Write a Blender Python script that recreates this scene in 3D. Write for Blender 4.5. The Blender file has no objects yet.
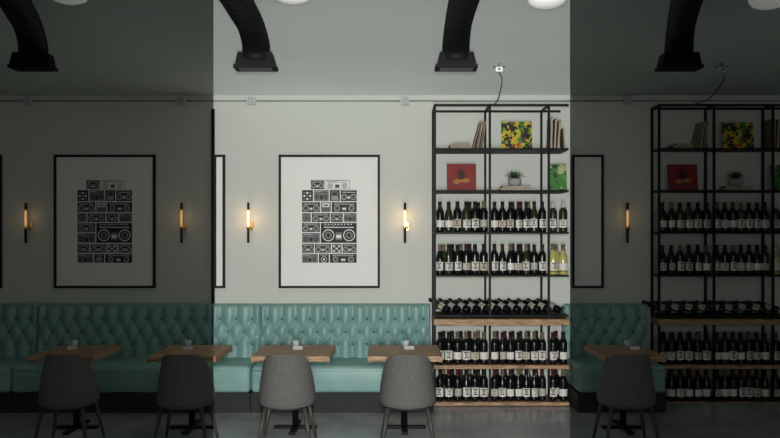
import bpy, bmesh, math, random
from mathutils import Vector, Matrix
random.seed(7)
C = bpy.context.scene
COL = C.collection
PI = math.pi
F = 733.0; HC = 1.77; HY = 238.0
C.view_settings.view_transform = 'Standard'

def wx(px, s): return (px-390.0)/s
def wz(py, s): return HC + (HY-py)/s

# ------------------------------------------------------------ materials
def mat(name, col, rough=0.5, metal=0.0, noise=0.0, nscale=8.0, bump=0.0, bscale=60.0, stretch=None, col2=None, emit=None, estr=0, coat=0, spec=None):
    m = bpy.data.materials.new(name); m.use_nodes = True
    nt = m.node_tree; b = nt.nodes['Principled BSDF']
    b.inputs['Base Color'].default_value = (*col, 1)
    b.inputs['Roughness'].default_value = rough
    b.inputs['Metallic'].default_value = metal
    if spec is not None: b.inputs['Specular IOR Level'].default_value = spec
    if coat: b.inputs['Coat Weight'].default_value = coat
    tc = nt.nodes.new('ShaderNodeTexCoord'); mp = nt.nodes.new('ShaderNodeMapping')
    nt.links.new(tc.outputs['Object'], mp.inputs['Vector'])
    if stretch: mp.inputs['Scale'].default_value = stretch
    if noise or col2:
        n = nt.nodes.new('ShaderNodeTexNoise'); n.inputs['Scale'].default_value = nscale
        n.inputs['Detail'].default_value = 6
        nt.links.new(mp.outputs['Vector'], n.inputs['Vector'])
        r = nt.nodes.new('ShaderNodeValToRGB')
        c2 = col2 if col2 else tuple(max(0, c*(1-noise)) for c in col)
        r.color_ramp.elements[0].position = 0.35; r.color_ramp.elements[1].position = 0.65
        r.color_ramp.elements[0].color = (*c2, 1); r.color_ramp.elements[1].color = (*col, 1)
        nt.links.new(n.outputs['Fac'], r.inputs['Fac']); nt.links.new(r.outputs['Color'], b.inputs['Base Color'])
    if bump:
        n2 = nt.nodes.new('ShaderNodeTexNoise'); n2.inputs['Scale'].default_value = bscale
        nt.links.new(mp.outputs['Vector'], n2.inputs['Vector'])
        bp = nt.nodes.new('ShaderNodeBump'); bp.inputs['Strength'].default_value = bump; bp.inputs['Distance'].default_value = 0.01
        nt.links.new(n2.outputs['Fac'], bp.inputs['Height']); nt.links.new(bp.outputs['Normal'], b.inputs['Normal'])
    if emit:
        b.inputs['Emission Color'].default_value = (*emit, 1); b.inputs['Emission Strength'].default_value = estr
    return m

M = {}
M['wall'] = mat('wall_paint', (.585,.61,.56), .85, noise=.04, nscale=1.5, bump=.05, bscale=90, spec=.2)
M['ceil'] = mat('ceiling_paint', (.55,.605,.575), .9, noise=.04, nscale=1.2, spec=.1)
M['floor'] = mat('polished_concrete', (.38,.40,.405), .25, col2=(.26,.28,.285), nscale=2.2, bump=.03, bscale=30)
M['steel'] = mat('black_steel', (.006,.006,.007), .55, .0, noise=.3, nscale=20, spec=.2)
M['blackpaint'] = mat('black_paint', (.008,.008,.009), .6, noise=.3, nscale=15, spec=.3)
M['duct'] = mat('black_duct', (.003,.003,.0035), .7, noise=.3, nscale=10, spec=.1)
M['wood'] = mat('oak_wood', (.47,.285,.15), .5, col2=(.15,.08,.04), nscale=6, stretch=(1.0,12,9), bump=.1, bscale=12)
M['woodedge'] = mat('dark_wood_edge', (.30,.19,.11), .55, col2=(.15,.09,.05), nscale=6, stretch=(1.5,9,9))
M['rackwood'] = mat('rack_wood', (.50,.31,.16), .55, col2=(.18,.10,.05), nscale=6, stretch=(1.2,8,9))
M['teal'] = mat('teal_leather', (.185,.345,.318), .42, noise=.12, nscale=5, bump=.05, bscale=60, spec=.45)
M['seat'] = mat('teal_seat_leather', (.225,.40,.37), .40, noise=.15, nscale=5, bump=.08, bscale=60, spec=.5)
M['teal2'] = mat('teal_button', (.05,.12,.11), .5, noise=.2, nscale=30)
M['plinth'] = mat('dark_plinth', (.012,.014,.015), .7, noise=.2, nscale=10)
M['fabric'] = mat('charcoal_taupe_fabric', (.125,.119,.115), .9, noise=.14, nscale=30, bump=.08, bscale=200, spec=.2)
M['legs'] = mat('grey_brown_leg', (.06,.053,.046), .55, noise=.25, nscale=20)
M['brass'] = mat('brass', (.62,.40,.14), .3, 1.0, noise=.1, nscale=30)
M['glow'] = mat('glowing_glass', (.9,.65,.4), .3, emit=(1,.55,.21), estr=2.1, noise=.02)
M['glowdim'] = mat('dim_glowing_glass', (.4,.3,.2), .3, emit=(1,.55,.22), estr=.40, noise=.02)
M['white'] = mat('white_enamel', (.74,.75,.74), .5, noise=.03, emit=(1,1,.97), estr=.10)
M['whitebox'] = mat('pale_box', (.60,.62,.59), .6, noise=.05)
M['greybox'] = mat('grey_box', (.40,.42,.41), .6, noise=.05)
M['conduit'] = mat('painted_conduit', (.26,.28,.27), .5, noise=.05)
M['mat'] = mat('picture_mat_board', (.80,.80,.77), .7, noise=.02, nscale=3)
M['ink'] = mat('print_ink', (.02,.02,.022), .7, noise=.2, nscale=40)
M['inkgrey'] = mat('print_grey', (.20,.20,.20), .7, noise=.2, nscale=40)
M['glass'] = mat('dark_bottle_glass', (.005,.006,.006), .22, noise=.3, nscale=20, spec=.4)
M['greenglass'] = mat('olive_bottle_glass', (.022,.032,.010), .22, noise=.3, nscale=20, spec=.4)
M['paleglass'] = mat('straw_bottle_glass', (.50,.45,.15), .15, noise=.15, nscale=20, coat=.3)
M['label'] = mat('bottle_label_paper', (.70,.68,.62), .7, noise=.05, nscale=30)
M['cream'] = mat('bottle_label_cream', (.58,.52,.41), .7, noise=.1, nscale=30)
M['greylab'] = mat('bottle_label_grey', (.34,.33,.31), .7, noise=.1, nscale=30)
M['capblack'] = mat('capsule_black', (.010,.009,.010), .5, noise=.2, nscale=30, spec=.3)
M['capred'] = mat('capsule_red', (.06,.010,.011), .5, noise=.2, nscale=30, spec=.3)
M['capgold'] = mat('capsule_gold', (.16,.12,.07), .5, .0, noise=.2, nscale=30)
M['capwhite'] = mat('capsule_white', (.5,.5,.45), .5, noise=.1, nscale=30)
M['kraft'] = mat('kraft_paper', (.26,.195,.13), .8, noise=.25, nscale=12)
M['tan'] = mat('tan_cover', (.15,.095,.055), .8, noise=.25, nscale=12)
M['page'] = mat('book_pages', (.42,.37,.29), .85, noise=.1, nscale=40)
M['redart'] = mat('red_cover', (.25,.013,.011), .6, noise=.4, nscale=7)
M['yellow'] = mat('orange_script_ink', (.70,.44,.10), .6, noise=.1, nscale=20)
M['darkred'] = mat('dark_red_figure', (.03,.006,.006), .6, noise=.2, nscale=20)
M['pot'] = mat('stone_pot', (.34,.34,.33), .7, noise=.2, nscale=12)
M['leaf'] = mat('green_leaf', (.05,.13,.04), .5, noise=.35, nscale=15)
M['soil'] = mat('soil', (.03,.02,.015), .95, noise=.4, nscale=40)
M['clear'] = mat('clear_glass', (.45,.52,.52), .08, noise=.05, coat=.4)
M['paper'] = mat('white_card', (.62,.62,.60), .8, noise=.03)
M['cord'] = mat('black_cord', (.02,.02,.02), .6, noise=.1)

def ramp_mat(name, cols, scale):
    m = bpy.data.materials.new(name); m.use_nodes = True
    nt = m.node_tree; b = nt.nodes['Principled BSDF']; b.inputs['Roughness'].default_value = .6
    tc = nt.nodes.new('ShaderNodeTexCoord'); v = nt.nodes.new('ShaderNodeTexVoronoi'); v.inputs['Scale'].default_value = scale
    n = nt.nodes.new('ShaderNodeTexNoise'); n.inputs['Scale'].default_value = scale
    mx = nt.nodes.new('ShaderNodeMixRGB'); mx.inputs['Fac'].default_value = .12
    nt.links.new(tc.outputs['Object'], n.inputs['Vector'])
    nt.links.new(tc.outputs['Object'], mx.inputs[1]); nt.links.new(n.outputs['Color'], mx.inputs[2])
    nt.links.new(mx.outputs[0], v.inputs['Vector'])
    sp = nt.nodes.new('ShaderNodeSeparateColor'); nt.links.new(v.outputs['Color'], sp.inputs[0])
    r = nt.nodes.new('ShaderNodeValToRGB'); r.color_ramp.interpolation = 'CONSTANT'
    els = r.color_ramp.elements
    while len(els) < len(cols): els.new(.5)
    for i, c in enumerate(cols):
        els[i].position = i/len(cols); els[i].color = (*c, 1)
    nt.links.new(sp.outputs[0], r.inputs['Fac']); nt.links.new(r.outputs['Color'], b.inputs['Base Color'])
    return m
M['pop'] = ramp_mat('blotched_pop_cover', [(.50,.42,.01),(.01,.01,.01),(.05,.18,.02),(.55,.45,.02),(.01,.012,.01),(.50,.42,.01),(.30,.04,.03),(.01,.01,.01)], 24)
M['greenart'] = ramp_mat('green_cover', [(.04,.19,.03),(.10,.26,.04),(.01,.05,.015),(.40,.42,.2),(.04,.19,.03)], 18)

# ------------------------------------------------------------ mesh builder
class MB:
    def __init__(s): s.v=[]; s.f=[]; s.m=[]; s.sm=[]
    def add(s, vs, fs, mi=0, smooth=False):
        o=len(s.v); s.v += [tuple(v) for v in vs]
        for f in fs: s.f.append(tuple(i+o for i in f)); s.m.append(mi); s.sm.append(smooth)
        return s
    def box(s, x0,x1,y0,y1,z0,z1, mi=0, M4=None):
        vs=[Vector((x,y,z)) for x in (x0,x1) for y in (y0,y1) for z in (z0,z1)]
        if M4: vs=[M4@v for v in vs]
        return s.add(vs, [(0,1,3,2),(4,6,7,5),(0,4,5,1),(2,3,7,6),(0,2,6,4),(1,5,7,3)], mi)
    def quad(s, x0,x1,z0,z1,y, mi=0):
        return s.add([(x0,y,z0),(x1,y,z0),(x1,y,z1),(x0,y,z1)],[(0,1,2,3)],mi)
    def disc(s, cx,cz,r,y,mi=0,n=16):
        return s.add([(cx+r*math.cos(2*PI*i/n),y,cz+r*math.sin(2*PI*i/n)) for i in range(n)],[tuple(range(n))],mi)
    def lathe(s, prof, n=20, c=(0,0,0), a0=0, a1=2*PI, mi=0, smooth=True, M4=None):
        full = abs(a1-a0-2*PI)<1e-6; k = n if full else n+1
        vs=[]
        for r,z in prof:
            for i in range(k):
                a=a0+(a1-a0)*i/n; v=Vector((c[0]+r*math.cos(a),c[1]+r*math.sin(a),c[2]+z))
                vs.append(M4@v if M4 else v)
        fs=[]
        for j in range(len(prof)-1):
            for i in range(n):
                i2=(i+1)%k if full else i+1
                fs.append((j*k+i,j*k+i2,(j+1)*k+i2,(j+1)*k+i))
        return s.add(vs,fs,mi,smooth)
    def sweep(s, pts, rad, n=12, mi=0, caps=True, smooth=True):
        pts=[Vector(p) for p in pts]
        if not isinstance(rad,(list,tuple)): rad=[rad]*len(pts)
        vs=[]; up=None
        for i,p in enumerate(pts):
            d=(pts[min(i+1,len(pts)-1)]-pts[max(i-1,0)]).normalized()
            if up is None:
                up = Vector((0,0,1)) if abs(d.z)<.9 else Vector((1,0,0))
            a=d.cross(up).normalized(); b=a.cross(d).normalized(); up=b
            for k in range(n):
                t=2*PI*k/n; vs.append(p+(a*math.cos(t)+b*math.sin(t))*rad[i])
        fs=[(j*n+i,j*n+(i+1)%n,(j+1)*n+(i+1)%n,(j+1)*n+i) for j in range(len(pts)-1) for i in range(n)]
        s.add(vs,fs,mi,smooth)
        if caps: s.add([vs[i] for i in range(n)],[tuple(range(n))],mi); s.add(vs[-n:],[tuple(range(n))],mi)
        return s
    def mesh(s, name, mats):
        me=bpy.data.meshes.new(name); me.from_pydata(s.v,[],s.f)
        if not isinstance(mats,(list,tuple)): mats=[mats]
        for m in mats: me.materials.append(m)
        for p,mi,sm in zip(me.polygons,s.m,s.sm): p.material_index=mi; p.use_smooth=sm
        bm=bmesh.new(); bm.from_mesh(me); bmesh.ops.remove_doubles(bm,verts=bm.verts,dist=1e-6)
        bmesh.ops.recalc_face_normals(bm,faces=bm.faces); bm.to_mesh(me); bm.free()
        return me
    def build(s, name, mats, parent=None, loc=None, bevel=0, segs=2):
        o=bpy.data.objects.new(name, s.mesh(name,mats)); COL.objects.link(o)
        if parent: o.parent=parent
        if loc: o.location=loc
        if bevel:
            b=o.modifiers.new('bevel','BEVEL'); b.width=bevel; b.segments=segs; b.limit_method='ANGLE'
        return o
def catmull(pts, n=8):
    P=[Vector(p) for p in pts]; P=[P[0]*2-P[1]]+P+[P[-1]*2-P[-2]]; out=[]
    for i in range(1,len(P)-2):
        for k in range(n):
            t=k/n; a,b,c,d=P[i-1],P[i],P[i+1],P[i+2]
            out.append(.5*((2*b)+(c-a)*t+(2*a-5*b+4*c-d)*t*t+(3*b-a-3*c+d)*t**3))
    out.append(P[-2]); return out
def thing(name, label, cat, loc=(0,0,0), rotz=0, group=None):
    o=bpy.data.objects.new(name,None); o.empty_display_size=.1; COL.objects.link(o)
    o.location=loc; o.rotation_euler=(0,0,rotz); o['label']=label; o['category']=cat
    if group: o['group']=group
    return o
def tag(o,label,cat,group=None):
    o['label']=label; o['category']=cat
    if group: o['group']=group
    return o
def struct(o): o['kind']='structure'; return o
def dup(root, loc, label=None, group=None, rot=None):
    r=root.copy(); COL.objects.link(r); r.location=loc
    if rot is not None: r.rotation_euler=rot
    if label: r['label']=label
    if group: r['group']=group
    for ch in list(root.children):
        c=ch.copy(); COL.objects.link(c); c.parent=r
        for g in list(ch.children):
            d=g.copy(); COL.objects.link(d); d.parent=c
    return r

# ------------------------------------------------------------ shell
WY = F/90.0      # back wall depth
ZC = 3.355
XL, XR, YF = -5.2, 5.2, -2.5
struct(MB().box(XL,XR,YF,WY+.2,-.1,0).build('floor',M['floor']))
struct(MB().box(XL,XR,YF,WY+.2,ZC,ZC+.1).build('ceiling',M['ceil']))
struct(MB().box(XL,XR,WY,WY+.2,0,ZC).build('wall_back',M['wall']))
struct(MB().box(XL-.1,XL,YF,WY+.2,0,ZC).build('wall_left',M['wall']))
struct(MB().box(XR,XR+.1,YF,WY+.2,0,ZC).build('wall_right',M['wall']))
px=wx(211.5,91)
struct(MB().box(px-.016,px+.016,WY-.03,WY,0,3.2).build('trim_1',M['steel']))

# conduit
y=WY-.0085; zc=wz(101,90)
jx=[wx(p,90) for p in (29,182,252,405,628)]
jl=['pale junction box on the conduit, above the leftmost sconce','pale junction box above the dim sconce right of the dim print',
    'pale junction box on the conduit, above the bright sconce left of the large print','pale junction box on the conduit, above the sconce beside the lit wine rack',
    'pale junction box on the conduit, above the sconce at far right']
for i,x in enumerate(jx):
    t=thing('junction_box',jl[i],'junction box',(x,WY,zc),group='junction boxes on the conduit')
    MB().box(-.048,.048,-.05,-.001,-.048,.048).build('box_body',M['whitebox'],t,bevel=.006)
    MB().box(-.038,.038,-.054,-.05,-.038,.038).box(-.004,.004,-.057,-.054,-.028,-.020).build('cover_plate',M['greybox'],t)
cl=['leftmost run of conduit, ending at the first junction box','thin grey conduit above the dim left print','short conduit run between the two middle left junction boxes',
    'thin grey conduit above the bright large print','conduit run passing behind the lit wine rack','conduit run at the far right behind the dim rack']
ends=[XL+.01]+jx+[XR-.01]
for i in range(6):
    a=ends[i]+(.0485 if i else 0); b=ends[i+1]-(.0485 if i<5 else 0)
    tag(MB().sweep([(a,WY-.0078,zc),(b,WY-.0078,zc)],.008,8).build('conduit_pipe',M['conduit']),cl[i],'pipe')

# ------------------------------------------------------------ ceiling outlet + cord
for p,lab,lab2,s2 in ((499,'small outlet box hanging from the ceiling above the lit wine rack','black cord dropping from the ceiling box to the lit rack',95),
                   (722,'small outlet box hanging from the ceiling above the far right rack','black cord dropping from the ceiling box to the far right rack',93)):
    s=110.5; X=wx(p,s); Y=F/s; z1=wz(67,s)-ZC; z0=wz(72,s)-ZC
    t=thing('outlet_box',lab,'outlet box',(X,Y,ZC))
    MB().box(-.033,.033,-.018,.018,z0,z1).build('box_body',M['greybox'],t,bevel=.004)
    MB().box(-.052,.052,-.020,.020,z1,z1+.005).box(-.006,.006,-.006,.006,z1+.005,0).build('mounting_bracket',M['legs'],t)
    MB().box(-.010,.010,-.021,-.018,z0+.015,z1-.015).build('socket',M['blackpaint'],t)
    Z=z0+ZC
    pts=catmull([(X+.0,Y,Z-.003),(X+.035,Y+.05,Z-.07),(X+.05,Y+.4,Z-.17),(X+.08,Y+.85,Z-.15),(wx(p+8,s2),F/s2-.012,wz(104,s2)-.02)],6)
    tag(MB().sweep(pts,.0055,6).build('power_cord',M['cord']),lab2,'cord')

# ------------------------------------------------------------ ducts
def duct(pa, pts, lab):
    base=Vector((wx(pa,141),F/141,ZC))
    t=thing('ceiling_duct',lab,'duct',base)
    P=[]
    for (x,yy,s) in pts: P.append(Vector((wx(x,s),F/s,wz(yy,s)))-base)
    path=catmull(P,16); n_=len(path)
    rad=[(.098-.012*min(1,i/(n_*.35)))*(1.0 if i%4<2 else 1.05) for i in range(n_)]
    MB().sweep(path,rad,28).build('duct_pipe',M['duct'],t)
    zt=wz(54,141)-ZC; zb=wz(69.5,141)-ZC; a,b=.118,.138
    vs=[(-a,-.060,zt),(a,-.060,zt),(a,.060,zt),(-a,.060,zt),(-b,-.064,zb+.02),(b,-.064,zb+.02),(b,.064,zb+.02),(-b,.064,zb+.02)]
    MB().add(vs,[(0,1,2,3),(0,1,5,4),(1,2,6,5),(2,3,7,6),(3,0,4,7),(4,5,6,7)]).build('duct_mouth',M['duct'],t)
    MB().box(-b-.010,b+.010,-.070,.070,zb,zb+.022).build('flange',M['duct'],t)
    l=MB()
    for k in range(4): l.box(-b+.02,b-.02,-.05+k*.030,-.042+k*.030,zb-.006,zb)
    l.build('grille',M['steel'],t)
    q=P[3]
    MB().box(q.x-.015,q.x+.015,q.y-.01,q.y+.01,q.z+.08,0).build('hanger_strap',M['steel'],t)
duct(256,[(256,58,141),(256,45,142),(251,26,149),(242,9,160),(231,-10,175),(208,-40,200),(170,-80,240)],'curved black duct on the lit ceiling, above the left sconce')
duct(33,[(33,58,141),(33,45,142),(28,26,149),(19,9,160),(8,-10,175),(-15,-40,200),(-50,-80,240)],'curved black duct at the far left end of the ceiling')
duct(456,[(456,58,141),(456,45,142),(458,26,149),(461.5,9,160),(467,-10,175),(477,-40,200),(494,-80,240)],'black duct on the lit ceiling, just above the lit wine rack')
duct(679,[(679,58,141),(679,45,142),(681,26,149),(684.5,9,160),(690,-10,175),(702,-40,200),(722,-80,240)],'black duct on the dim ceiling above the far right rack')

# ceiling lights
for p,yy,lab in ((292,3,'white round ceiling light between the two middle ducts'),(547,8,'white round ceiling light above the lit wine rack'),
              (68,3,'white round ceiling light beside the far left duct'),(770,8,'white round ceiling light at the far right corner')):
    s=159. if yy>5 else 163.
    z=wz(yy,s)
    t=thing('ceiling_light',lab,'ceiling light',(wx(p,s),F/s,ZC))
    d=z-ZC
    MB().lathe([(0,d),(.06,d+.006),(.105,d+.025),(.124,d+.055),(.126,d+.09)],28).build('shade',M['white'],t)
    MB().lathe([(.126,d+.075),(.138,d+.075),(.138,d+.09),(.126,d+.09)],28).build('rim',M['greybox'],t)
    MB().lathe([(.126,d+.09),(.13,d+.095),(.13,0),(0,0)],28).build('housing',M['whitebox'],t)

# ------------------------------------------------------------ framed prints
def gear(m, x,z,w,h, st, seed):
    # st 0 = outline, 1 = black, 2 = grey
    r=random.Random(seed); base={0:1,1:1,2:2}[st]; hi={0:1,1:0,2:1}[st]; bk={0:0,1:1,2:2}[st]
    m.quad(x,x+w,z,z+h,-.0022,base)
    if st==0: m.quad(x+.004,x+w-.004,z+.004,z+h-.004,-.0024,0)
    if w/h>1.2:
        rr=min(h*.30,w*.18)
        for cx in (x+w*.21,x+w*.79):
            m.disc(cx,z+h*.38,rr,-.0026,hi); m.disc(cx,z+h*.38,rr*.86,-.0028,bk); m.disc(cx,z+h*.38,rr*.62,-.003,2 if st!=2 else 1); m.disc(cx,z+h*.38,rr*.3,-.0032,bk)
        m.quad(x+w*.41,x+w*.59,z+h*.14,z+h*.52,-.0026,2 if st!=2 else 1); m.quad(x+w*.43,x+w*.57,z+h*.24,z+h*.40,-.0028,hi)
        m.quad(x+w*.08,x+w*.92,z+h*.76,z+h*.80,-.0026,hi); m.quad(x+w*.08,x+w*.5,z+h*.84,z+h*.87,-.0026,2 if st!=2 else 0)
        for k in range(9): m.quad(x+w*(.10+.09*k),x+w*(.15+.09*k),z+h*.91,z+h*.95,-.0026,hi)
    else:
        c=r.randrange(3)
        if c==0:
            m.disc(x+w/2,z+h*.38,min(w,h)*.34,-.0026,hi); m.disc(x+w/2,z+h*.38,min(w,h)*.29,-.0028,bk); m.disc(x+w/2,z+h*.38,min(w,h)*.12,-.003,hi)
            m.quad(x+w*.15,x+w*.85,z+h*.84,z+h*.89,-.0026,hi)
        elif c==1:
            m.quad(x+w*.15,x+w*.85,z+h*.50,z+h*.88,-.0026,2 if st!=2 else 0); m.quad(x+w*.25,x+w*.75,z+h*.58,z+h*.78,-.0028,bk)
            for k in range(5): m.quad(x+w*.15,x+w*.85,z+h*(.08+.08*k),z+h*(.11+.08*k),-.0026,hi)
        else:
            for a in range(3):
                for b in range(3): m.quad(x+w*(.12+.27*a),x+w*(.30+.27*a),z+h*(.12+.27*b),z+h*(.28+.27*b),-.0026,hi if (a+b)%2 else (2 if st!=2 else 0))
def print_art(m, W, H):
    rows=[(0,9,[(9,13,1),(23,25,0)]),(10,11,[(0,11,1),(12,15,2),(28,10,1),(39,16,1)]),(22,10,[(0,18,1),(19,10,2),(30,25,1)]),
          (33,9,[(0,9,2),(10,18,1),(29,12,1),(42,13,2)]),(53,10,[(0,18,2)]),(43,9,[(0,18,1)]),(43,20,[(19,36,1)]),
          (64,9,[(0,12,1),(13,16,1),(30,10,2),(41,14,1)]),(74,9,[(0,16,2),(17,10,1),(28,27,1)])]
    sd=0
    for (y0,h,items) in rows:
        for (x0,w,st) in items:
            sd+=1
            gear(m,(x0/55-.5)*W,(.5-(y0+h)/83)*H,w/55*W,h/83*H,st,sd*3+1)
def framed(x0,x1,lab,art=True,y0=155,y1=288):
    s=90.; X0,X1=wx(x0,s),wx(x1,s); Z1,Z0=wz(y0,s),wz(y1,s); cx=(X0+X1)/2; w=(X1-X0)/2; h=(Z1-Z0)/2
    t=thing('framed_print',lab,'picture',(cx,WY-.001,(Z0+Z1)/2))
    fw=.026
    m=MB(); m.box(-w,w,-.035,0,h-fw,h); m.box(-w,w,-.035,0,-h,-h+fw); m.box(-w,-w+fw,-.035,0,-h+fw,h-fw); m.box(w-fw,w,-.035,0,-h+fw,h-fw)
    m.build('frame',M['blackpaint'],t)
    MB().box(-w+fw,w-fw,-.018,-.004,-h+fw,h-fw).build('mat_board',M['mat'],t)
    if art:
        m=MB(); print_art(m,.605,.915)
        m.build('printed_radios',[M['mat'],M['ink'],M['inkgrey']],t,loc=(0,-.018,0))
framed(279,380,'large framed black and white print of stereos on the bright wall')
framed(55,156,'large framed black and white print of stereos on the dim left wall')
framed(214.5,225.5,'narrow slice of a black framed picture at the left edge of the bright wall',False)
framed(-60,2.5,'framed picture cut off at the far left edge of the view',False)
framed(571.5,603,'narrow black framed white picture between the lit rack and the far right sconce',False)

# ------------------------------------------------------------ sconces
for p,bright,lab in ((248,1,'lit brass and black wall sconce left of the bright large print'),(405,1,'lit brass and black wall sconce between bright print and wine rack'),
                 (25,0,'dim wall sconce at far left, left of the dim print'),(181,0,'dim wall sconce right of the dim left print'),(628,0,'dim wall sconce at right, beside the far right rack')):
    s=91.; z0=wz(223,s)
    t=thing('wall_sconce',lab,'wall lamp',(wx(p,s),WY,z0))
    yc=-.075
    MB().lathe([(0,-.22),(.012,-.22),(.014,-.215),(.014,-.065),(0,-.065)],16,(0,yc,0)).build('lamp_body',M['blackpaint'],t)
    MB().lathe([(0,.145),(.014,.145),(.014,.215),(.009,.225),(0,.225)],16,(0,yc,0)).build('top_cap',M['blackpaint'],t)
    MB().lathe([(.010,-.04),(.013,-.02),(.013,.125),(.010,.145),(0,.145)],16,(0,yc,0)).build('glass_tube',M['glow' if bright else 'glowdim'],t)
    MB().lathe([(0,-.066),(.019,-.066),(.019,-.038),(0,-.038)],16,(0,yc,0)).build('brass_collar',M['brass'],t)
    MB().lathe([(0,.138),(.017,.138),(.017,.150),(0,.150)],16,(0,yc,0)).build('brass_collar',M['brass'],t)
    MB().sweep([(.0,yc,-.052),(.028,yc+.01,-.052),(.028,-.015,-.04)],.007,8).build('bracket_arm',M['brass'],t)
    MB().box(.008,.044,-.018,-.001,-.085,.015).build('backplate',M['brass'],t,bevel=.006)
    ld=bpy.data.lights.new('sconce_bulb','POINT'); ld.energy=.75 if bright else .11; ld.color=(1,.58,.25); ld.shadow_soft_size=.03
    lo=bpy.data.objects.new('sconce_bulb',ld); COL.objects.link(lo); lo.location=(wx(p,s),WY-.16,z0+.06)

# ------------------------------------------------------------ banquettes
YB=F/92.; YS=F/99.
p_=.160
btn=MB().lathe([(0,-.004),(.009,-.003),(.0125,.001),(.010,.005),(0,.009)],10,M4=Matrix.Rotation(PI/2,4,'X')).mesh('tuft_button',M['teal2'])
def bench(x0,x1,lab):
    cx=(x0+x1)/2; w=(x1-x0)/2-.004
    t=thing('banquette_bench',lab,'bench',(cx,0,0))
    rows=[.615,.75,.885]; q=.27; zt=1.045; zb=.47; n=max(1,round(2*w/p_)); pp=2*w/n
    Y0=YB; prof=[]
    nz=56
    for i in range(nz+1): prof.append((zb+(zt-.03-zb)*i/nz,0,1))
    for a in range(1,7):
        an=a/6*PI/2; prof.append((zt-.03+.03*math.sin(an),.04*(1-math.cos(an)),1-a/6))
    prof.append((zt,WY-Y0-.03,0))
    nx=n*12; vs=[]
    for (z,dy,k) in prof:
        for i in range(nx+1):
            x=-w+2*w*i/nx; u=(x+w)/pp+.5
            v=(min(max(z,rows[0]),rows[-1])-rows[0])/q
            dia=(abs(math.sin(PI*(u+v))*math.sin(PI*(u-v)))+1e-9)**.60
            best=9
            for r_,zr in enumerate(rows):
                uo=0 if r_%2==0 else .5
                du=(u-uo)-round(u-uo); dz=(z-zr)/.160
                best=min(best,du*du+dz*dz)
            dim=math.exp(-best/.035)
            h=(.35+.65*dia)*(1-.8*dim)
            ed=max(0,min(1,min(x+w,w-x)/.02))
            tilt=(z-zb)*.06
            vs.append((x,Y0+.005-.044*h*k*ed**.5+dy+tilt*k+ (1-k)*.01*(1 if dy<.1 else 0),z))
    k=nx+1; fs=[(j*k+i,j*k+i+1,(j+1)*k+i+1,(j+1)*k+i) for j in range(len(prof)-1) for i in range(nx)]
    m=MB().add(vs,fs,0,True)
    m.box(-w,w,Y0+.055,WY-.005,.02,zt-.02)
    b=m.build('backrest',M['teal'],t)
    for r,z in enumerate(rows):
        for i in range(n+1):
            x=-w+pp*(i+(.5 if r%2==0 else 0))
            if x>w-.02 or x<-w+.02: continue
            o=bpy.data.objects.new('tuft_button',btn); COL.objects.link(o); o.parent=b
            o.location=(x,Y0-.004+(z-zb)*.06,z)
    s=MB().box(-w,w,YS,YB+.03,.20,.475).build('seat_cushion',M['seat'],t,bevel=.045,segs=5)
    for f in s.data.polygons: f.use_smooth=True
    MB().sweep([(-w+.01,YS-.003,.43),(w-.01,YS-.003,.43)],.005,6).build('piping',M['seat'],s)
    MB().box(-w,w,YS+.02,WY-.01,0,.20).build('plinth',M['plinth'],t)
bench(-5.1,wx(37,92),'teal tufted bench section at the far left edge')
bench(wx(37,92),wx(212,92),'long dim teal tufted bench under the dim left print')
bench(wx(212,92),wx(260,92),'short teal tufted bench section at the left end of the bright wall')
bench(wx(260,92),.445,'long bright teal tufted bench under the bright large print')
bench(1.90,2.80,'dim teal tufted bench section between the two wine racks')

# ------------------------------------------------------------ tables
def make_table(xa,xb,lab):
    t=thing('wooden_table',lab,'table',((xa+xb)/2,YT,0),group='wooden tables along the banquette')
    W=(xb-xa)/2; D=.35
    m=MB(); npl=4
    for k in range(npl):
        a=-D+2*D*k/npl; m.box(-W,W,a+.0015,a+2*D/npl-.0015,.677,.725)
    m.build('tabletop',M['wood'],t,bevel=.004)
    for sx in (-1,1): MB().box(sx*(W-.016)-.015,sx*(W-.016)+.015,-D,D,.671,.677).build('batten',M['woodedge'],t)
    MB().box(-.2,.2,-.03,.03,.660,.671).box(-.03,.03,-.25,.25,.660,.671).build('mounting_plate',M['steel'],t)
    MB().lathe([(.0,.03),(.030,.03),(.030,.660),(0,.660)],18).build('column',M['steel'],t)
    MB().box(-.20,.20,-.03,.03,0,.025).box(-.03,.03,-.24,.24,0,.025).build('base',M['steel'],t,bevel=.005)
    return t
YT=F/107.5
for xa,xb,lab in ((-3.21,-2.62,'wooden table at the far left of the row'),(-2.145,-1.54,'wooden table in the dim left part, reaching the bright area'),(-1.23,-.53,'wooden table below the bright print'),
      (-.20,.465,'wooden table beside the lit wine rack'),(1.895,2.44,'wooden table at far right, in front of the dim right bench')):
    make_table(xa,xb,lab)
where=['far left table','second table from the left','table below the bright print','table beside the lit wine rack','far right table']
G0=K0=None
for i,p in enumerate([71,186,295,406,630]):
    X=wx(p,106); Y=F/105.
    lab='small clear glass tumbler on the '+where[i]
    if G0 is None:
        G0=thing('glass_tumbler',lab,'glass',(X,Y,.725),group='tumblers on the tables')
        MB().lathe([(0,0),(.028,0),(.033,.07),(.030,.07),(.026,.008),(0,.008)],18).build('cup',M['clear'],G0)
        MB().lathe([(0,.009),(.025,.009),(.027,.04),(0,.04)],16).build('candle',M['paper'],G0)
    else: dup(G0,(X,Y,.725),lab,'tumblers on the tables')
    lab='white folded card on the '+where[i]
    if K0 is None:
        K0=tag(MB().add([(-.045,-.03,0),(.045,-.03,0),(.045,0,.028),(-.045,0,.028),(.045,.03,0),(-.045,.03,0)],[(0,1,2,3),(3,2,4,5)]).build('folded_card',M['paper'],loc=(X+.03,Y-.09,.7255)),lab,'card','folded cards on the tables')
    else:
        k=K0.copy(); COL.objects.link(k); k.location=(X+.03,Y-.09,.7255); k['label']=lab

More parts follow.
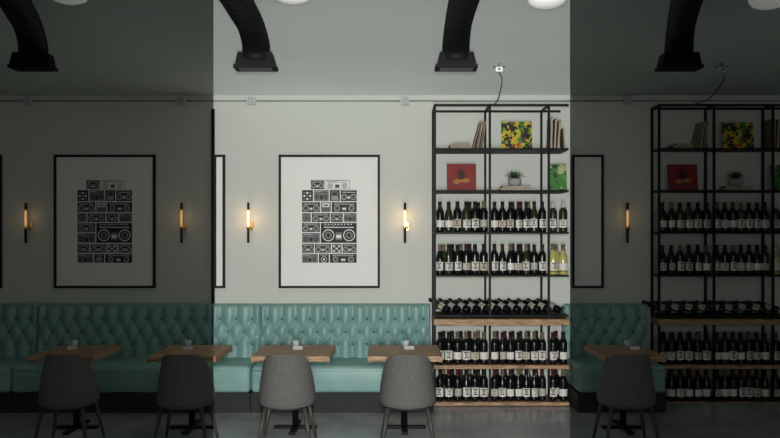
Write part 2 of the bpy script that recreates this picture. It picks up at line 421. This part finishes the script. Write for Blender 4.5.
# ------------------------------------------------------------ chairs
def make_chair(loc,lab):
    t=thing('dining_chair',lab,'chair',loc,group='grey chairs in front of the tables')
    nA,nZ=56,20; vs=[]
    for j in range(nZ+1):
        v=j/nZ
        for i in range(nA+1):
            th=(-118+236*i/nA); a=min(1,abs(th)/94); th=math.radians(th)
            ztop=.47+.32*max(0,1-a**4.6)**.8
            z0=.375; z=z0+(ztop-z0)*v
            r=.228-.056*max(0,(z-.42)/.375)**1.1
            vs.append((r*math.sin(th),-r*math.cos(th)*1.0,z))
    k=nA+1
    m=MB().add(vs,[(j*k+i,j*k+i+1,(j+1)*k+i+1,(j+1)*k+i) for j in range(nZ) for i in range(nA)],0,True)
    o=m.build('backrest',M['fabric'],t)
    sd=o.modifiers.new('s','SOLIDIFY'); sd.thickness=.030; sd.offset=0
    bv=o.modifiers.new('b','BEVEL'); bv.width=.013; bv.segments=4; bv.limit_method='ANGLE'
    MB().lathe([(0,.340),(.20,.342),(.232,.350),(.238,.362),(.224,.372),(.20,.38),(.198,.445),(.17,.465),(0,.47)],36).build('seat',M['fabric'],t)
    MB().lathe([(0,.322),(.17,.322),(.18,.340),(0,.340)],24).build('seat_frame',M['legs'],t)
    for sx in (-1,1):
        for sy in (-1,1):
            MB().sweep([(sx*.165,sy*.14,.335),(sx*.228,sy*.19,.0)],[.019,.012],12).build('leg',M['legs'],t)
    return t
C0=None; YCH=F/120.+.21
for p,lab in ((62.5,'grey round backed chair at the far left'),(181.5,'grey round backed chair in the dim left part nearest the bright area'),(285,'grey round backed chair below the bright print'),
              (408,'grey round backed chair beside the lit wine rack'),(631,'grey round backed chair at the far right')):
    X=wx(p,118.5)
    if C0 is None: C0=make_chair((X,YCH,0),lab)
    else: dup(C0,(X,YCH,0),lab)

# ------------------------------------------------------------ bottles
RB=.0417
def bprof(kind):
    if kind=='burg': return [(0,.004),(.033,0),(.041,.004),(RB,.02),(RB,.15),(.0395,.18),(.028,.218),(.019,.245),(.0175,.26),(.0175,.300),(.0195,.301),(.0195,.313),(0,.313)]
    return [(0,.004),(.033,0),(.040,.004),(RB,.02),(RB,.198),(.0395,.216),(.026,.238),(.018,.251),(.0175,.297),(.0190,.298),(.0190,.311),(0,.311)]
BM={}
for g in ('glass','greenglass','paleglass'):
    for kd in ('bord','burg'):
        BM[g,kd]=MB().lathe(bprof(kd),18).mesh('bottle_glass',M[g])
def labelmesh(lm, z0,z1, ink, half=1.1, bands=True):
    r=RB+.0006; m=MB(); zs=[0,.12,.2,.34,.42,.52,.6,.72,.78,.9,1]
    n=14; vs=[]
    for z in zs:
        for i in range(n+1):
            a=-PI/2-half+2*half*i/n; vs.append((r*math.cos(a),r*math.sin(a),z0+(z1-z0)*z))
    for j in range(len(zs)-1):
        for i in range(n):
            inked = bands and ((j in (2,) and 4<=i<=9) or (j in (4,6) and 5<=i<=8) or (j==8 and 3<=i<=10))
            m.add([vs[j*(n+1)+i],vs[j*(n+1)+i+1],vs[(j+1)*(n+1)+i+1],vs[(j+1)*(n+1)+i]],[(0,1,2,3)],1 if inked else 0,True)
    return m.mesh('bottle_label',[lm,ink])
LM={'white':[labelmesh(M['label'],.045,.13,M['ink'],1.1),labelmesh(M['label'],.045,.135,M['ink'],1.0),labelmesh(M['label'],.05,.12,M['ink'],1.15,False),labelmesh(M['label'],.045,.125,M['inkgrey'],1.05)],
    'cream':[labelmesh(M['cream'],.045,.13,M['ink'],1.05),labelmesh(M['cream'],.05,.12,M['inkgrey'],1.15)],
    'grey':[labelmesh(M['greylab'],.05,.125,M['cream'],1.0)],
    'lying':[labelmesh(M['greylab'],.06,.135,M['ink'],1.0,False),labelmesh(M['cream'],.06,.13,M['ink'],.9,True)]}
CM={}
for cn in ('capblack','capred','capgold','capwhite'):
    CM[cn]=MB().lathe([(.0200,.249),(.0188,.256),(.0185,.296),(.0203,.297),(.0203,.3135),(0,.314)],14).mesh('capsule',M[cn])
rl=random.Random(5)
def bottle(g,kd,lb,cap,loc,rot,label,group,k=1.0,kz=1.0):
    t=thing('wine_bottle',label,'bottle',loc,group=group); t.rotation_euler=rot; t.scale=(k,k,kz)
    for nm,me in (('bottle_glass',BM[g,kd]),('bottle_label',rl.choice(LM[lb])),('capsule',CM[cap])):
        o=bpy.data.objects.new(nm,me); COL.objects.link(o); o.parent=t
    return t
KN={('glass','white'):'dark white-labelled wine bottle',('glass','cream'):'dark cream-labelled wine bottle',('glass','grey'):'dark grey-labelled wine bottle',
    ('paleglass','white'):'straw coloured wine bottle',('greenglass','white'):'olive green wine bottle',
    ('greenglass','cream'):'olive cream-labelled wine bottle',('greenglass','grey'):'olive grey-labelled wine bottle'}

# ------------------------------------------------------------ racks
def rack(pxs, xend, s, sb, name, labr, side):
    Yf=F/s; Yb=F/sb; X=[wx(p,s) for p in pxs]; Xe=wx(xend,s)
    zs=lambda yy: wz(yy,s)
    t=thing('wine_rack',labr,'shelving rack',(X[0],Yf,0))
    ox,oy=X[0],Yf; d=Yb-Yf; h=.0115
    zt=zs(104)
    for x in X:
        if x>Xe: continue
        for yy in (0,d-2*h):
            MB().box(x-ox-h,x-ox+h,yy,yy+2*h,0,zt).build('post',M['steel'],t)
    x0=-h; x1=Xe-ox
    for yy in (0,d-2*h): MB().box(x0,x1,yy+.002,yy+2*h-.002,zt-.022,zt+.001).build('top_rail',M['steel'],t)
    for x in X: MB().box(x-ox-h+.002,x-ox+h-.002,2*h,d-2*h,zt-.022,zt).build('cross_rail',M['steel'],t)
    lev={}
    for nm,yy in (('a',148),('b',190),('c',232),('d',275),('e',315)):
        z=zs(yy); lev[nm]=z
        MB().box(x0+.004,x1,.004,d-.004,z-.018,z).build('steel_shelf',M['steel'],t)
    for nm,yy,th in (('w',319,.065),('f',365,.04),('g',402,.035)):
        z=zs(yy); lev[nm]=z
        MB().box(x0-.003,x1,-.02,d-.002,z-th,z).build('wooden_shelf',M['rackwood'],t,bevel=.004)
    for k in ('c','d'): MB().sweep([(x0,.006,lev[k]+.035),(x1,.006,lev[k]+.035)],.003,6).build('guard_rail',M['steel'],t)
    names={'c':'upper bottle shelf','d':'second bottle shelf','f':'counter shelf','g':'bottom shelf'}
    bays=[('left bay',X[0],X[1]),('middle bay',X[1],X[2]),('right bay',X[2],Xe if len(X)<4 else X[3])]
    rnd=random.Random(11 if side=='lit' else 12)
    for k in ('c','d','f','g'):
        wood=k in 'fg'
        for bn,a,b in bays:
            a2=a+h+.0455; b2=min(b-h-.0455, Xe-.0455) if b<Xe else Xe-.0455
            if b2<a2-.01: continue
            n=max(1,int((b2-a2)/.0835)+1)
            sc=min(1.09,((b2-a2)/max(1,n-1))/.0838) if n>1 else 1.0
            for row in (0,1):
                if not wood and side!='lit' and row: continue
                nn = n if row==0 else n-1
                for i in range(nn):
                    if row and not wood and rnd.random()<.35: continue
                    if nn==1 and row==0: x=a2
                    else: x=a2+(b2-a2)*(i+(.5 if row else 0))/max(1,n-1)
                    yy=Yf+.073+ (.096 if row else 0)+rnd.uniform(-.001,.001)
                    g,lb='glass','white'; q=rnd.random()
                    cap=rnd.choice(['capblack','capblack','capred','capblack','capgold'])
                    if q<.22: lb='cream'
                    elif q<.29: lb='grey'
                    if rnd.random()<.10: g='greenglass'
                    if bn=='right bay' and k=='d': g,lb,cap='paleglass','white',rnd.choice(['capgold','capwhite'])
                    elif bn=='right bay' and k=='c': g,lb='greenglass','white'; cap='capwhite' if rnd.random()<.5 else 'capblack'
                    kd='burg' if rnd.random()<.35 else 'bord'
                    bt='rear row' if row else 'front row'
                    pos=f"{bn}, {names[k]}, {name}"
                    kz=(1.07 if wood else 1.03)+rnd.uniform(-.01,.015)
                    bottle(g,kd,lb,cap,(x,yy,lev[k]),(0,0,rnd.uniform(-.3,.3)),f"{KN[g,lb]}, {bt}, {pos}",f"{KN[g,lb]}s, {bt}, {pos}",sc,kz)
    # bottles lying side by side, necks back and to the left on a raised rear rail
    ax=(Vector((-.60,.72,.30)) if d>.3 else Vector((-.80,.52,.26))).normalized()
    fy=Vector((0,-1,.20)); fy=(fy-ax*fy.dot(ax)).normalized(); yl=-fy; xl=yl.cross(ax)
    R=Matrix((xl,yl,ax)).transposed().to_euler()
    step=.107 if d>.3 else .146
    c_=math.sqrt(1-ax.z**2)
    yq=.072; zb0=lev['e']+RB*c_+.002
    ln=.19; yr=yq+ax.y*ln; zr=zb0+ax.z*ln-RB-.010
    MB().sweep([(x0,yr,zr),(x1,yr,zr)],.007,8).build('bottle_rest',M['steel'],t)
    for x in X:
        MB().box(x-ox-.006,x-ox+.006,yr-.006,yr+.006,lev['e'],zr).build('rest_support',M['steel'],t)
    x=X[0]+.150
    while x < Xe-.045:
        base=Vector((x,Yf+yq,zb0))
        bn='left bay' if x-.08<X[1] else ('middle bay' if x-.08<X[2] else 'right bay')
        cap=rnd.choice(['capblack','capred','capblack'])
        bottle('glass','bord','lying',cap,base,R,f"dark wine bottle lying side by side, {bn} of the {name}",f"lying wine bottles, {bn} of the {name}")
        x+=step
    return X,Xe,Yf,Yb,lev
SX=('lit wine rack','far right rack')
R1=rack([435,490,549],569,95.,90.3,SX[0],'tall black steel and wood wine rack in the bright area','lit')
R2=rack([659.5,714.5,773.5],792,93.,90.3,SX[1],'tall black steel and wood wine rack at the dim far right','dim')

# items on upper shelves
def board(name,cat,w,hh,loc,mat_,lab,tilt=.12,th=.012,extra=None,rz=0):
    t=thing(name,lab,cat,loc); t.rotation_euler=(-tilt,0,rz)
    MB().box(-w/2,w/2,0,th,0,hh).build('cover',mat_,t)
    if extra: extra(t,w,hh)
    return t
def redx(t,w,hh):
    m=MB(); pts=[]
    for i in range(70):
        u=i/69; x=-.085+.17*u; am=.010+.016*math.sin(u*5.1+.6)**2
        pts.append((x+.009*math.cos(u*50),-.0022,.095+.02*u+am*math.sin(u*50)))
    m.sweep(pts,.0026,5); m.build('script_lettering',M['yellow'],t)
    MB().disc(-.01,.205,.026,-.0012).disc(.0,.165,.042,-.0013).quad(-.05,.065,.150,.162,-.0014).build('printed_figure',M['darkred'],t)
    MB().box(-w/2,w/2,-.002,.013,hh,hh+.003).box(-w/2-.003,-w/2,-.002,.013,0,hh).box(w/2,w/2+.003,-.002,.013,0,hh).build('dark_border',M['blackpaint'],t)
def upper(R,s,off,nm):
    X,Xe,Yf,Yb,lev=R; za=lev['a']; zb=lev['b']
    P=lambda p: wx(p+off,s)
    y=Yf+.12
    for i,(a,b,th,mm) in enumerate(((455,474,.018,'kraft'),(451,474,.020,'tan'),(452,475,.020,'tan'))):
        z=za+(.040,.020,0)[i]
        t=thing('book',('top','middle','bottom')[i]+' book of the flat stack, top shelf of the '+nm,'book',(P((a+b)/2)-.02,y,z))
        w=(b-a)/s/2-.012
        MB().box(-w,w,-.06,.09,0,.003).box(-w,w,-.06,.09,th-.003,th).box(-w-.002,-w,-.06,.09,0,th).build('cover',M[mm],t)
        MB().box(-w,w-.005,-.056,.086,.003,th-.003).build('pages',M['page'],t)
    od=('first','second','third','fourth','fifth')
    tl=(.27,.225,.18,.14,.10)
    for i in range(5):
        hh=.31-.006*((i*3)%5); xb=P(487.0)-.012*(5-i)-math.sin(tl[i])*hh*1.02
        t=thing('record_sleeve',od[i]+' from left of the sleeves leaning by the middle post, '+nm,'record',(xb,y-.05,za)); t.rotation_euler=(0,tl[i],0)
        MB().box(0,.010,0,.19,0,hh).build('sleeve',M[('kraft','tan','page','tan','kraft')[i]],t)
        MB().box(.003,.007,-.002,0,.003,hh-.003).build('pages',M['page'],t)
    board('art_cover','artwork',31/s,.298,(P(518.5),y-.03,za),M['pop'],'yellow, green and black blotched square cover on the '+nm)
    board('art_cover','artwork',29/s,.285,(P(462.5),y-.03,zb),M['redart'],'dark red square cover with flowing orange script on the '+nm,extra=redx)
    wr=17 if off==0 else 24
    board('art_cover','artwork',wr/s,.285,(P(552)+wr/s/2,y-.03,zb),M['greenart'],'dark green patterned cover at the right of the '+nm)
    for i in range(3):
        xb=P(551.5+i*3.4)
        t=thing('record_sleeve',('leftmost','middle','rightmost')[i]+' brown record sleeve upright in the right bay of the '+nm,'record',(xb,y-.06,za)); t.rotation_euler=(0,.02+.03*i,0)
        MB().box(0,.022,0,.2,0,.33-.012*i).build('sleeve',M[('kraft','tan','kraft')[i]],t)
        MB().box(.003,.019,-.002,0,.003,.32-.012*i).build('pages',M['page'],t)
    t=thing('book','thin cream book at the right end of the top shelf, '+nm,'book',(P(565.5),y-.05,za)); t.rotation_euler=(0,-.06,0)
    MB().box(0,.003,0,.17,0,.22).box(.015,.018,0,.17,0,.22).build('cover',M['tan'],t); MB().box(.003,.015,0,.168,.002,.218).build('pages',M['page'],t)
    for i in range(2):
        t=thing('book',('upper' if i else 'lower')+' flat book under the potted plant of the '+nm,'book',(P(517),y,zb+.024*i))
        w=.165-.02*i
        MB().box(-w,w,-.07,.08,0,.003).box(-w,w,-.07,.08,.021,.024).box(-w-.002,-w,-.07,.08,0,.024).build('cover',M['tan' if i else 'kraft'],t)
        MB().box(-w,w-.004,-.066,.076,.003,.021).build('pages',M['page'],t)
    t=thing('potted_plant','small leafy green plant in a grey bowl pot on the '+nm,'plant',(P(516.5),y,zb+.048))
    MB().lathe([(0,0),(.04,0),(.066,.025),(.074,.055),(.068,.08),(.061,.078),(.066,.055),(.05,.025),(0,.018)],22).build('pot',M['pot'],t)
    MB().lathe([(0,.073),(.063,.070)],18).build('soil',M['soil'],t)
    m=MB(); r=random.Random(3)
    for i in range(26):
        a=i*2.4; el=.15+1.1*(i/26); Ln=.125-.035*(i/26)
        dx,dy=math.cos(a),math.sin(a); b0=Vector((dx*.012,dy*.012,.072))
        tip=b0+Vector((dx*math.cos(el),dy*math.cos(el)*.8,math.sin(el)))*Ln+Vector((0,0,.01))
        mid=(b0+tip)/2+Vector((0,0,.018)); sd=Vector((-dy,dx,0))*.012
        m.add([b0-sd*.4,b0+sd*.4,mid+sd,tip,mid-sd,mid+Vector((0,0,-.005))],[(0,1,2,4),(4,2,3),(0,5,4),(1,2,5),(5,2,3),(5,3,4)],0,True)
    m.build('leaves',M['leaf'],t)
upper(R1,95.,0,'lit wine rack')
upper(R2,93.,224.5,'far right rack')

# ------------------------------------------------------------ lights
def gobo(z,e,wash=False,name='added_bay_beam'):
    l=bpy.data.lights.new(name,'SPOT'); l.energy=e; l.spot_size=math.radians(150); l.spot_blend=0; l.shadow_soft_size=.0; l.color=(1,.99,.965)
    l.use_nodes=True; nt=l.node_tree; nt.nodes.clear()
    def mth(op,a,b=None):
        n=nt.nodes.new('ShaderNodeMath'); n.operation=op
        for i,v in enumerate((a,b)):
            if v is None: continue
            if isinstance(v,(int,float)): n.inputs[i].default_value=v
            else: nt.links.new(v,n.inputs[i])
        return n.outputs[0]
    tc=nt.nodes.new('ShaderNodeTexCoord'); sp=nt.nodes.new('ShaderNodeSeparateXYZ'); nt.links.new(tc.outputs['Normal'],sp.inputs[0])
    r=mth('DIVIDE',sp.outputs['X'],sp.outputs['Z'])
    mask=mth('MULTIPLY',mth('GREATER_THAN',r,-180/F),mth('LESS_THAN',r,176.5/F))
    el=mth('MULTIPLY',mth('DIVIDE',sp.outputs['Y'],sp.outputs['Z']),-1.0)   # slope of the ray
    h=ZC-z; cut=h/WY
    if wash:   # added ceiling fill: even light over the ceiling, nothing on the wall
        mask=mth('MULTIPLY',mask,mth('MULTIPLY',mth('GREATER_THAN',el,cut),mth('LESS_THAN',el,h/3.6)))
        d2=mth('MULTIPLY',mth('ADD',mth('MULTIPLY',el,el),1.0),mth('POWER',mth('DIVIDE',h,mth('MAXIMUM',el,.05)),2.0))
        mask=mth('MULTIPLY',mask,mth('POWER',mth('DIVIDE',d2,WY*WY),1.5))
    else:      # wall and floor beam, cut at the ceiling line and just before the chairs
        mask=mth('MULTIPLY',mask,mth('MULTIPLY',mth('LESS_THAN',el,cut),mth('GREATER_THAN',el,-z/5.2)))
    em=nt.nodes.new('ShaderNodeEmission'); nt.links.new(mask,em.inputs['Strength'])
    out=nt.nodes.new('ShaderNodeOutputLight'); nt.links.new(em.outputs[0],out.inputs[0])
    o=bpy.data.objects.new(name,l); COL.objects.link(o); o.location=(0,0,z); o.rotation_euler=(PI/2,0,0)
for z in (.95,1.2,1.45,1.65,1.85,2.0,2.12,2.24): gobo(z,194)  # unseen spots added at the camera to brighten only the middle bay
for z in (1.65,1.75,1.85): gobo(z,1780,True,'added_ceiling_fill')  # unseen fill added to lift the middle ceiling, not a fixture of the room
a=bpy.data.lights.new('window_daylight','AREA'); a.shape='RECTANGLE'; a.size=6; a.size_y=2.4; a.energy=42; a.color=(1,1,.975)
ao=bpy.data.objects.new('window_daylight',a); COL.objects.link(ao); ao.location=(.5,-1.8,1.9); ao.rotation_euler=(PI/2,0,0)
w=bpy.data.worlds.new('World'); C.world=w; w.use_nodes=True; w.node_tree.nodes['Background'].inputs[0].default_value=(.9,.95,1,1); w.node_tree.nodes['Background'].inputs[1].default_value=.05

cd=bpy.data.cameras.new('camera'); cam=bpy.data.objects.new('camera',cd); COL.objects.link(cam)
cam.location=(0,0,HC); cam.rotation_euler=(PI/2,0,0); cd.sensor_width=36; cd.lens=36*F/780; cd.shift_y=(HY-219)/780
C.camera=cam
